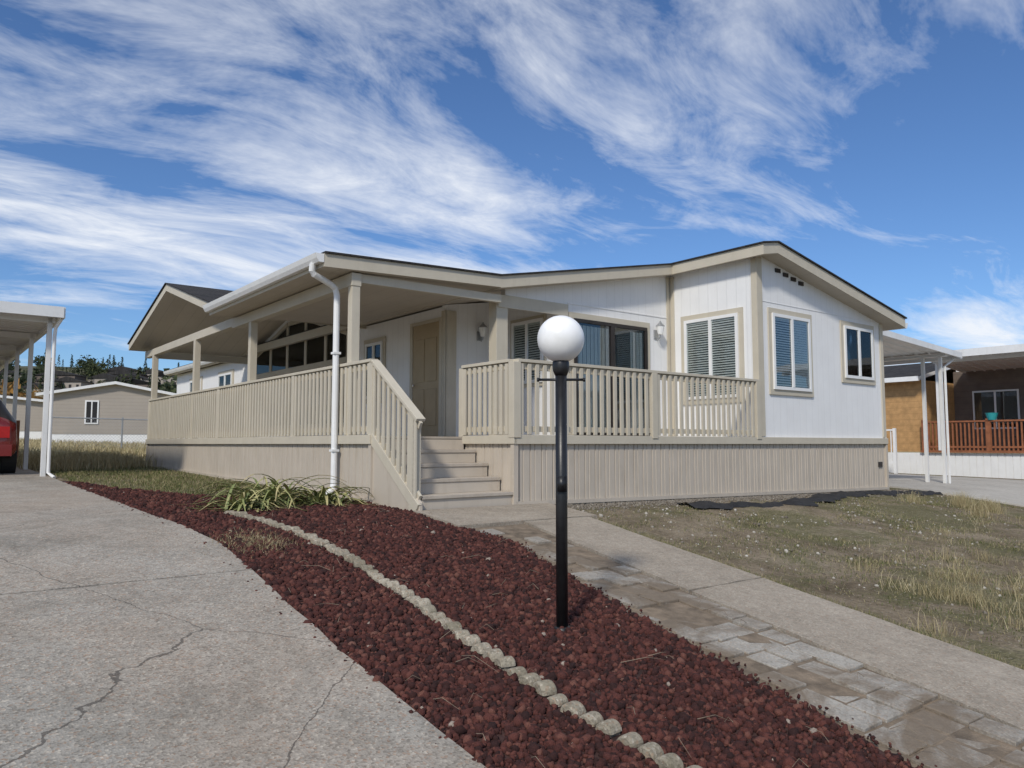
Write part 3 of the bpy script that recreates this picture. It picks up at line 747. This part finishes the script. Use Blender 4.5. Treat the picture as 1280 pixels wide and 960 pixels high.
# ================================================================ LAMP POST
lx,ly=.325,5.08; ls,lt=toL(lx,ly); lz=g1(ls,lt)
LP=empty('globe_lamp_post',Matrix.Translation((lx,ly,lz)))
a=MB(); a.tube([(0,0,-.05),(0,0,.03),(0,0,.035)],[.06,.06,.04],20); a.tube([(0,0,.0),(0,0,1.68)],.0385,20)
a.tube([(0,0,1.66),(0,0,1.69),(0,0,1.71),(0,0,1.75),(0,0,1.765)],[.0385,.052,.056,.056,.05],20)
a.tube([(-.15,0.0,1.635),(.15,0.0,1.635)],.009,8); a.tube([(-.16,0,1.635),(-.145,0,1.635)],.014,8); a.tube([(.145,0,1.635),(.16,0,1.635)],.014,8)
a.box(-.03,.03,-.055,-.035,.9,1.0)
o=a.obj('post',['black'],LP,smooth=False)
for p in o.data.polygons: p.use_smooth=len(p.vertices)==4
bpy.ops.mesh.primitive_uv_sphere_add(segments=48,ring_count=32,radius=.157,location=(0,0,0)); s=bpy.context.object; s.name='globe'; s.data.materials.append(M['globe']); bpy.ops.object.shade_smooth(); s.parent=LP; s.location=(0,0,1.907)

# ================================================================ CARPORT LEFT
cs,ct=toL(-8.2,13.5)
CP=empty('carport'); c=MB()
for k in range(6):
    t=ct+k*2.6; c.box(cs-.04,cs+.04,t-.04,t+.04,g1(cs,t)-.05,2.24); c.box(cs-5.4,cs-5.32,t-.04,t+.04,g1(cs,t)-.05,2.24)
c.obj('posts',['metalw'],CP,bevel=.005)
c=MB()
x0,x1,y0,y1=cs-5.8,cs+.10,ct-.35,ct+16
pr=[]; a_=y0
while a_<y1-.3:
    for q,b in ((0,0),(.2,0),(.22,.04),(.26,.04),(.28,0)): pr.append((a_+q,b))
    a_+=.3
o=len(c.v)
for q,b in pr: c.v+=[(x0,q,2.30+b),(x1,q,2.26+b)]
for i in range(len(pr)-1): c.f.append((o+2*i,o+2*i+1,o+2*i+3,o+2*i+2)); c.m.append(0)
c.box(x0,x1+.06,y0-.05,y0,2.20,2.39); c.box(x1,x1+.09,y0,y1,2.20,2.39); c.box(x0-.06,x0,y0,y1,2.2,2.39)
for k in range(6): c.box(x0+.02,x1-.02,ct+k*2.6-.04,ct+k*2.6+.04,2.14,2.25)
c.obj('roof',['metalw'],CP)
c=MB(); c.tube([(x1+.05,y0+.1,2.2),(cs+.08,ct-.12,2.05),(cs+.07,ct-.1,1.9),(cs+.07,ct-.1,-.5),(cs+.14,ct-.3,-.58)],.03,8); c.obj('downspout',['white'],CP)
b=MB(); bs,bt=toL(-12.4,18.0)
bz=g1(bs,bt)
for k in range(6): b.box(bs-.7,bs+.7,bt-.02,bt+.02,bz+.04+k*.16,bz+.18+k*.16); b.box(bs+.68,bs+.72,bt,bt+1.0,bz+.04+k*.16,bz+.18+k*.16)
b.box(bs-.72,bs+.74,bt-.04,bt+1.02,bz+1.0,bz+1.04)
for q in (-.7,.68): b.box(bs+q,bs+q+.06,bt-.05,bt+.0,bz,bz+1.0)
b.obj('wooden_storage_box',['redwood'])

# ================================================================ CAR
def car():
    x,y=-9.50,13.2; s0,t0=toL(x,y); z0=g1(s0,t0)+.035
    Mx=BASE@Matrix.Translation((s0,t0,z0)); E=empty('parked_car',Mx)
    secs=[(0,.42,.86,.90,.78,.70),(.06,.34,.92,1.05,.86,.68),(.35,.30,.95,1.38,.89,.62),(.9,.28,.94,1.47,.90,.62),(1.7,.26,.92,1.50,.90,.63),(2.5,.26,.91,1.45,.90,.62),(3.1,.27,.92,1.12,.89,.64),(3.35,.28,.92,.98,.88,.68),(4.1,.32,.82,.86,.85,.68),(4.4,.40,.70,.72,.74,.6)]
    b=MB(); rings=[]
    for y_,zl,zb_,zr,hw,rh in secs:
        pr=[(-hw*.9,zl),(-hw,zl+.12),(-hw*1.0,(zl+zb_)/2),(-hw*.97,zb_),(-rh,zr-.05),(-rh*.8,zr),(0,zr+.015),(rh*.8,zr),(rh,zr-.05),(hw*.97,zb_),(hw,(zl+zb_)/2),(hw,zl+.12),(hw*.9,zl)]
        rings.append([(px,y_,pz) for px,pz in pr])
    n=len(rings[0])
    for r in rings: b.v+=r
    for i in range(len(rings)-1):
        for k in range(n-1):
            m=0
            if k in (3,8) and 1<=i<=5: m=1
            if k in (4,5,6,7) and i in (1,5): m=1 
            b.f.append((i*n+k,i*n+k+1,(i+1)*n+k+1,(i+1)*n+k)); b.m.append(m)
    b.f.append(tuple(range(n))); b.m.append(0); L=(len(rings)-1)*n; b.f.append(tuple(L+k for k in range(n))); b.m.append(0)
    o=b.obj('body',['red','bronze'],E,smooth=True)
    d=MB()
    for sx in (-1,1):
        d.box(sx*.62-.12,sx*.62+.12,-.04,.1,.66,.86,0)
        for yy in (.85,3.5):
            d.tube([(sx*.68,yy,.31),(sx*.92,yy,.31)],[.32,.32],24,1); d.tube([(sx*.9,yy,.31),(sx*.935,yy,.31)],[.2,.17],16,2)
    d.box(-.78,.78,-.07,.12,.34,.54,3); d.box(-.26,.26,-.085,-.07,.60,.72,2)
    d.obj('wheels_and_lamps',['tail','rubber','chrome','red'],E)
car()

# ================================================================ NEIGHBOUR (right)
N=empty('wooden_house'); 
n=MB()
n.box(20.2,27,4.0,14,-.25,2.1,0)
n.box(22.6,27,-9,4.0,-.25,2.5,1)
n.obj('walls',['wood','darkside'],N)
r=MB()
def rq(x0,x1,y0,y1,z0,z1,m=0): r.prism([(x0,y0,z0),(x1,y0,z1),(x1,y1,z1),(x0,y1,z0)],(0,0,-.12),1,m,1)
rq(19.8,23.6,3.9,14.4,2.2,3.0); rq(23.6,27.4,3.9,14.4,3.0,2.2)
rq(22.6,24.9,-9.4,3.9,2.62,3.1); rq(24.9,27.5,-9.4,3.9,3.1,2.4)
r.box(19.7,19.8,3.9,14.4,2.05,2.2,1)
r.obj('roof',['shingle','white'],N)
p=MB()
a_=-9.0
while a_<3.4:
    p.prism([(19.3,a_,2.80),(22.58,a_,2.52),(22.58,a_+.26,2.52),(19.3,a_+.26,2.80)],(0,0,-.03)); p.prism([(19.3,a_+.26,2.84),(22.58,a_+.26,2.56),(22.58,a_+.3,2.56),(19.3,a_+.3,2.84)],(0,0,-.10)); a_+=.3
p.box(19.2,19.3,-9,3.6,2.66,2.88)
for t in (-8,-4,0.0,3.4): p.box(19.9,19.98,t-.04,t+.04,-.2,2.72)
p.box(19.88,20.0,-9,3.5,2.58,2.72)
p.beam((19.3,3.56,2.78),(22.5,3.56,2.50),.05,.16)
p.obj('porch_roof',['metalw'],N)
k=MB()
a_=-9
while a_<14:
    k.box(20.0,20.04,a_,a_+.18,g1(20,a_)-.1,-.28); k.box(20.02,20.06,a_+.18,a_+.2,g1(20,a_)-.1,-.28); a_+=.2
k.obj('skirting',['white'],N)
d=MB()
d.box(19.9,22.6,-9,4.0,-.27,-.2); 
for a_ in np.arange(-9,3.9,.12): d.box(19.96,20.0,a_,a_+.045,-.2,.68)
d.box(19.93,20.05,-9,3.95,.68,.73); d.box(19.95,20.03,-9,3.95,-.12,-.06)
for t in (-6,-3,0,2,3.9): d.box(19.93,20.05,t-.06,t+.06,-.2,.78)
d.obj('deck_railing',['redwood'],N)
w=MB(); F=(22.6,0,0,1,-1,0); F2=(20.2,0,0,1,-1,0)
for a0,a1,z0,z1 in ((2.0,3.4,.5,1.8),(-.8,1.2,-.15,1.85),(-3.4,-1.8,.6,1.8)):
    w.fb(F,a0,a1,.01,.04,z0,z1,0); w.fb(F,a0+.06,a1-.06,.04,.05,z0+.06,z1-.06,3); w.fb(F,a0+.06,a1-.06,.06,.065,z0+.06,z1-.06,1); w.fb(F,(a0+a1)/2-.03,(a0+a1)/2+.03,.05,.07,z0,z1,0)
w.fb(F,-1.55,-1.0,.01,.06,-.2,1.9,2)
w.fb(F2,6.6,7.6,.01,.04,.6,1.6,0); w.fb(F2,6.66,7.54,.04,.05,.66,1.54,3)
w.obj('windows',['white','glass','door','dark'],N)
fu=MB()
for t in (.2,1.3):
    fu.box(21.2,21.7,t,t+.5,.2,.25); fu.box(21.65,21.7,t,t+.5,.25,.75)
    for dx in (0,.45):
        for dt in (0,.45): fu.box(21.2+dx,21.25+dx,t+dt,t+dt+.05,-.2,.2)
fu.obj('porch_chairs',['black'],N)
P=MB(); P.tube([(20.0,1.9,.73),(20.0,1.9,.76),(20.0,1.9,.93),(20,1.9,.95)],[.11,.12,.17,.18],14); P.obj('flower_pot',['teal'],N)
wr=MB(); 
for i in range(20):
    a1_=2*math.pi*i/20; a2_=2*math.pi*(i+1)/20
    wr.beam((22.52,-1.3+.2*math.cos(a1_),1.45+.2*math.sin(a1_)),(22.52,-1.3+.2*math.cos(a2_),1.45+.2*math.sin(a2_)),.05,.05)
    wr.beam((22.52,1.6+.17*math.cos(a1_),1.35+.17*math.sin(a1_)),(22.52,1.6+.17*math.cos(a2_),1.35+.17*math.sin(a2_)),.05,.05)
wr.obj('wreath',['redwood'],N)
wf=MB()
for a_ in np.arange(4.3,7.6,.16): wf.box(18.6,18.63,a_,a_+.03,-.55,.42)
wf.box(18.58,18.65,4.2,7.6,.42,.47); wf.box(18.58,18.65,4.2,7.6,-.62,-.55)
for t in (4.2,5.9,7.6): wf.box(18.57,18.66,t-.04,t+.04,-1.1,.5)
wf.obj('white_fence',['white'])

# ================================================================ BACKGROUND HOMES
def home(name,x,y,rot,w,d,h,rise,wall,wins,zoff=0,roofm='shingle'):
    s,t=toL(x,y); z=g1(s,t)+zoff
    E=empty(name,Matrix.Translation((x,y,z))@Matrix.Rotation(rot,4,'Z'))
    b=MB(); b.prism([(-w/2,0,.55),(w/2,0,.55),(w/2,0,h),(0,0,h+rise),(-w/2,0,h)],(0,d,0),0); b.obj('walls',[wall],E)
    k=MB(); k.box(-w/2+.03,w/2-.03,.03,d-.03,-1.0,.55); k.obj('skirting',['white'],E)
    r=MB(); sl=rise/(w/2)
    for sg in (-1,1):
        r.prism([(0,-.35,h+rise+.14),(sg*(w/2+.35),-.35,h-.35*sl+.14),(sg*(w/2+.35),d+.35,h-.35*sl+.14),(0,d+.35,h+rise+.14)],(0,0,-.16),1,0,1)
    r.obj('roof',[roofm,'metalw'],E)
    q=MB()
    for (wx,ww,z0,z1) in wins:
        q.box(wx-ww/2-.08,wx+ww/2+.08,-.05,-.005,z0-.08,z1+.08,0); q.box(wx-ww/2,wx+ww/2,-.06,-.045,z0,z1,1); q.box(wx-.03,wx+.03,-.07,-.055,z0,z1,0)
    for i in range(3):
        yy=d*(.2+.3*i)
        q.box(w/2,w/2+.05,yy,yy+1.2,1.2,2.3,0); q.box(w/2+.04,w/2+.06,yy+.07,yy+1.13,1.27,2.23,1)
        q.box(-w/2-.05,-w/2,yy,yy+1.2,1.2,2.3,0); q.box(-w/2-.06,-w/2-.04,yy+.07,yy+1.13,1.27,2.23,1)
    q.obj('windows',['white','dark'],E)
home('mobile_home',-23.0,44.5,math.radians(20),7.2,16,2.75,.7,'tan',[(-1.2,.55,1.2,2.4)])
home('mobile_home.001',-35,50,math.radians(20),8,15,2.5,.4,'tan',[(0,1,1.2,2.2)],0,'metalw')
home('mobile_home.002',-36,92,math.radians(60),9,20,2.9,.8,'siding',[(-2,1,1.2,2.3),(2,1,1.2,2.3)])
home('mobile_home.003',-16,78,math.radians(35),8,20,2.9,.8,'siding',[(-2,1,1.2,2.3),(2,1,1.2,2.3)])
home('mobile_home.004',52,46,math.radians(-20),9,20,2.9,.8,'tan',[(-2,1,1.2,2.3),(2,1,1.2,2.3)])
cf=MB(); p0=Vector((-17.5,29,0)); p1=Vector((-6.5,35,0))
def gw(x,y): s,t=toL(x,y); return g1(s,t)
L=(p1-p0).length; d=(p1-p0)/L
k=0
while k<=L:
    q=p0+d*k; z=gw(q.x,q.y); cf.tube([(q.x,q.y,z-.1),(q.x,q.y,z+1.3)],.03,6); k+=2.5
cf.tube([(p0.x,p0.y,gw(p0.x,p0.y)+1.25),(p1.x,p1.y,gw(p1.x,p1.y)+1.25)],.022,6)
k=0
while k<L-1.2:
    for a_,b_ in ((0,1.2),(1.2,0)):
        q=p0+d*(k+a_); q2=p0+d*(k+b_); z=gw(q.x,q.y)
        cf.beam((q.x,q.y,z+.05),(q2.x,q2.y,z+1.25),.006,.006)
    k+=.12
cf.obj('chain_link_fence',['greymetal'],mtx=Matrix.Identity(4))

# hills
def hill(name,cx,cy,rx,ry,h):
    n=60; r_=np.linspace(0,1,24); th=np.linspace(0,2*np.pi,n,endpoint=False)
    vs=[(0,0,h-2)]; fs=[]
    for i,r0 in enumerate(r_[1:]):
        for k,a_ in enumerate(th):
            z=h*math.cos(min(1,r0)*math.pi/2)**1.3
            vs.append((rx*r0*math.cos(a_),ry*r0*math.sin(a_),z-2))
    for k in range(n): fs.append((0,1+k,1+(k+1)%n))
    for i in range(22):
        for k in range(n):
            a0=1+i*n+k; a1=1+i*n+(k+1)%n; fs.append((a0,a0+n,a1+n,a1))
    m=MB(); m.v=vs; m.f=fs; m.m=[0]*len(fs)
    m.obj(name,['hill'],mtx=Matrix.Translation((cx,cy,0)),smooth=True)
    return lambda x,y: h*math.cos(min(1,math.hypot((x-cx)/rx,(y-cy)/ry))*math.pi/2)**1.3-2
hf=hill('hill',-215,350,215,120,37); hf2=hill('hill.001',420,520,300,160,24)
vs=[];rd=[]
def tree(x,y,z,h,w,conif,cval):
    n=220
    for _ in range(n):
        u=random.random(); a_=random.uniform(0,6.28)
        if conif: r0=w*(1-u)*random.uniform(.3,1); zz=z+h*(.08+.92*u)
        else:
            ph=math.acos(random.uniform(-1,1)); rr_=random.uniform(.5,1)**.5*(1+.25*math.sin(3*a_)); r0=w*math.sin(ph)*rr_; zz=z+h*.58+h*.42*math.cos(ph)*rr_
        c_=Vector((x+r0*math.cos(a_),y+r0*math.sin(a_),zz)); q=w*.22
        for __ in range(3): vs.append(tuple(c_+Vector((random.uniform(-q,q),random.uniform(-q,q),random.uniform(-q,q)))))
        v_=min(1,max(0,cval+random.uniform(-.12,.08))); rd.extend([v_]*3)
for i in range(260):
    an=random.uniform(math.radians(-38),math.radians(-14)); dist=random.uniform(255,385)
    x=math.sin(an)*dist; y=math.cos(an)*dist; z=hf(x,y)
    if z<8: continue
    con=random.random()<.4; c_=random.choice([.2,.3,.4,.5,.6,.7])
    tree(x,y,z-.5,random.uniform(4.5,8)*(1.3 if con else .85),random.uniform(2.2,4.2)*(.55 if con else 1),con,c_)
for i in range(40):
    an=random.uniform(math.radians(25),math.radians(45)); dist=random.uniform(120,300)
    tree(math.sin(an)*dist,math.cos(an)*dist,-1,random.uniform(5,8),random.uniform(2,3.5),False,random.choice([.3,.5,.6]))
tree(-40,62,0,4.9,2.2,False,.95); tree(-24,66,0,6.6,1.5,False,.5); tree(-32,72,0,6.4,2.2,False,.6); tree(-28.5,70,0,6.6,1.6,False,.4); tree(-20.5,70,0,6.6,1.1,True,.3)
vs=np.array(vs); npmesh('distant_trees',vs,np.arange(len(vs)).reshape(-1,3),M['treeleaf'],np.array(rd),Matrix.Identity(4))
hh=MB()
for i in range(60):
    an=random.uniform(math.radians(-38),math.radians(-16)); dist=random.uniform(260,360); x=math.sin(an)*dist; y=math.cos(an)*dist; z=hf(x,y)-1
    if z<14: continue
    w=random.uniform(4,8); h=random.uniform(4,5.5)
    hh.box(x-w,x+w,y,y+8,z-2,z+h,0 if i%3 else 2); hh.prism([(x-w-.5,y-.5,z+h),(x+w+.5,y-.5,z+h),(x,y-.5,z+h+2)],(0,9,0),1)
    for q in range(4): hh.box(x-w+1+q*w*.5,x-w+2+q*w*.5,y-.05,y,z+1.5,z+3,1)
hh.obj('distant_houses',['tan','shingle','darkside'],mtx=Matrix.Identity(4))

# landscape fabric strip
fb=MB(); n=60
for i in range(n+1):
    s=2.6+i*.125; w=.16+.08*math.sin(i*.7)+.05*math.sin(i*1.9)
    c=-.55-.25*math.sin(i*.11)+.06*math.sin(i*.9)
    for k in range(5):
        t=c+w*(k/4-.5)*2; fb.v.append((s,t,g1(s,t)+.012+ (0 if k in(0,4) else random.uniform(.01,.06))))
for i in range(n):
    for k in range(4): fb.f.append((i*5+k,i*5+k+1,(i+1)*5+k+1,(i+1)*5+k)); fb.m.append(0)
fb.obj('landscape_fabric',['fabric'],smooth=True)

# ================================================================ WORLD
w=bpy.data.worlds.new('World'); scn.world=w; w.use_nodes=True; nt=w.node_tree; nt.nodes.clear()
out=nn(nt,'ShaderNodeOutputWorld'); bg=nn(nt,'ShaderNodeBackground'); nt.links.new(bg.outputs[0],out.inputs[0])
el=math.radians(40)
sl=Vector((-.84,-.54,0)).normalized()
sx=sl.x*ca-sl.y*sa; sy=sl.x*sa+sl.y*ca
sky=nn(nt,'ShaderNodeTexSky',sky_type='NISHITA'); sky.sun_disc=False; sky.sun_elevation=el; sky.sun_rotation=math.atan2(sx,sy)
sky.air_density=1.0; sky.dust_density=.6; sky.ozone_density=2.5; sky.altitude=400
tc=nn(nt,'ShaderNodeTexCoord').outputs['Generated']
sp=nn(nt,'ShaderNodeSeparateXYZ'); nt.links.new(tc,sp.inputs[0])
zc_=mth(nt,'ADD',mth(nt,'MAXIMUM',sp.outputs[2],0.0),.13)
cb=nn(nt,'ShaderNodeCombineXYZ'); nt.links.new(mth(nt,'DIVIDE',sp.outputs[0],zc_),cb.inputs[0]); nt.links.new(mth(nt,'DIVIDE',sp.outputs[1],zc_),cb.inputs[1])
wn=noise(nt,cb.outputs[0],.55,2,.5)
wv=nn(nt,'ShaderNodeVectorMath',operation='MULTIPLY_ADD'); nt.links.new(wn.outputs['Color'],wv.inputs[0]); wv.inputs[1].default_value=(.9,.9,0); nt.links.new(cb.outputs[0],wv.inputs[2])
mp=nn(nt,'ShaderNodeMapping',vector_type='TEXTURE'); mp.inputs['Rotation'].default_value=(0,0,math.radians(-50)); nt.links.new(wv.outputs[0],mp.inputs[0])
def smap(sc,loc=(0,0,0)):
    m=nn(nt,'ShaderNodeMapping'); m.inputs['Scale'].default_value=sc; m.inputs['Location'].default_value=loc; nt.links.new(mp.outputs[0],m.inputs[0]); return m.outputs[0]
n1=noise(nt,smap((1.6,.62,1),(3.1,1.7,0)),1.0,7,.62,.5)
n2=noise(nt,smap((.75,.30,1),(5.3,.4,0)),1.0,2,.5,.3)
n3=noise(nt,smap((5.5,2.2,1),(0,0,4)),1.0,6,.68,.6)
c1=mth(nt,'ADD',mth(nt,'MULTIPLY',n1.outputs[0],.58),mth(nt,'MULTIPLY',n2.outputs[0],.80))
c1=mth(nt,'ADD',c1,mth(nt,'MULTIPLY',n3.outputs[0],.27))
r=ramp(nt,[(.79,(0,0,0)),(.87,(.42,.42,.42)),(.98,(1,1,1))]); nt.links.new(c1,r.inputs[0])
tint=mix(nt,sky.outputs[0],(.60,.79,1.03),1.0,'MULTIPLY')
cl=mix(nt,tint,(7.8,8.1,8.6),mth(nt,'MULTIPLY',r.outputs[0],.94))
nt.links.new(cl,bg.inputs[0]); bg.inputs[1].default_value=.115
sd=bpy.data.lights.new('sun','SUN'); sd.energy=2.8; sd.angle=math.radians(6); sd.color=(1,.94,.84)
so=bpy.data.objects.new('sun',sd); col.objects.link(so)
dv=Vector((sx*math.cos(el),sy*math.cos(el),math.sin(el)))
so.rotation_euler=dv.to_track_quat('Z','Y').to_euler(); so.location=dv*30
cd=bpy.data.cameras.new('camera'); cd.sensor_width=36; cd.lens=27; cd.clip_end=4000; cd.clip_start=.05
co=bpy.data.objects.new('camera',cd); col.objects.link(co); co.location=(0,0,0); co.rotation_euler=(math.radians(90+4.47),0,0)
scn.camera=co
scn.view_settings.view_transform='Standard'; scn.view_settings.look='None'; scn.view_settings.exposure=0
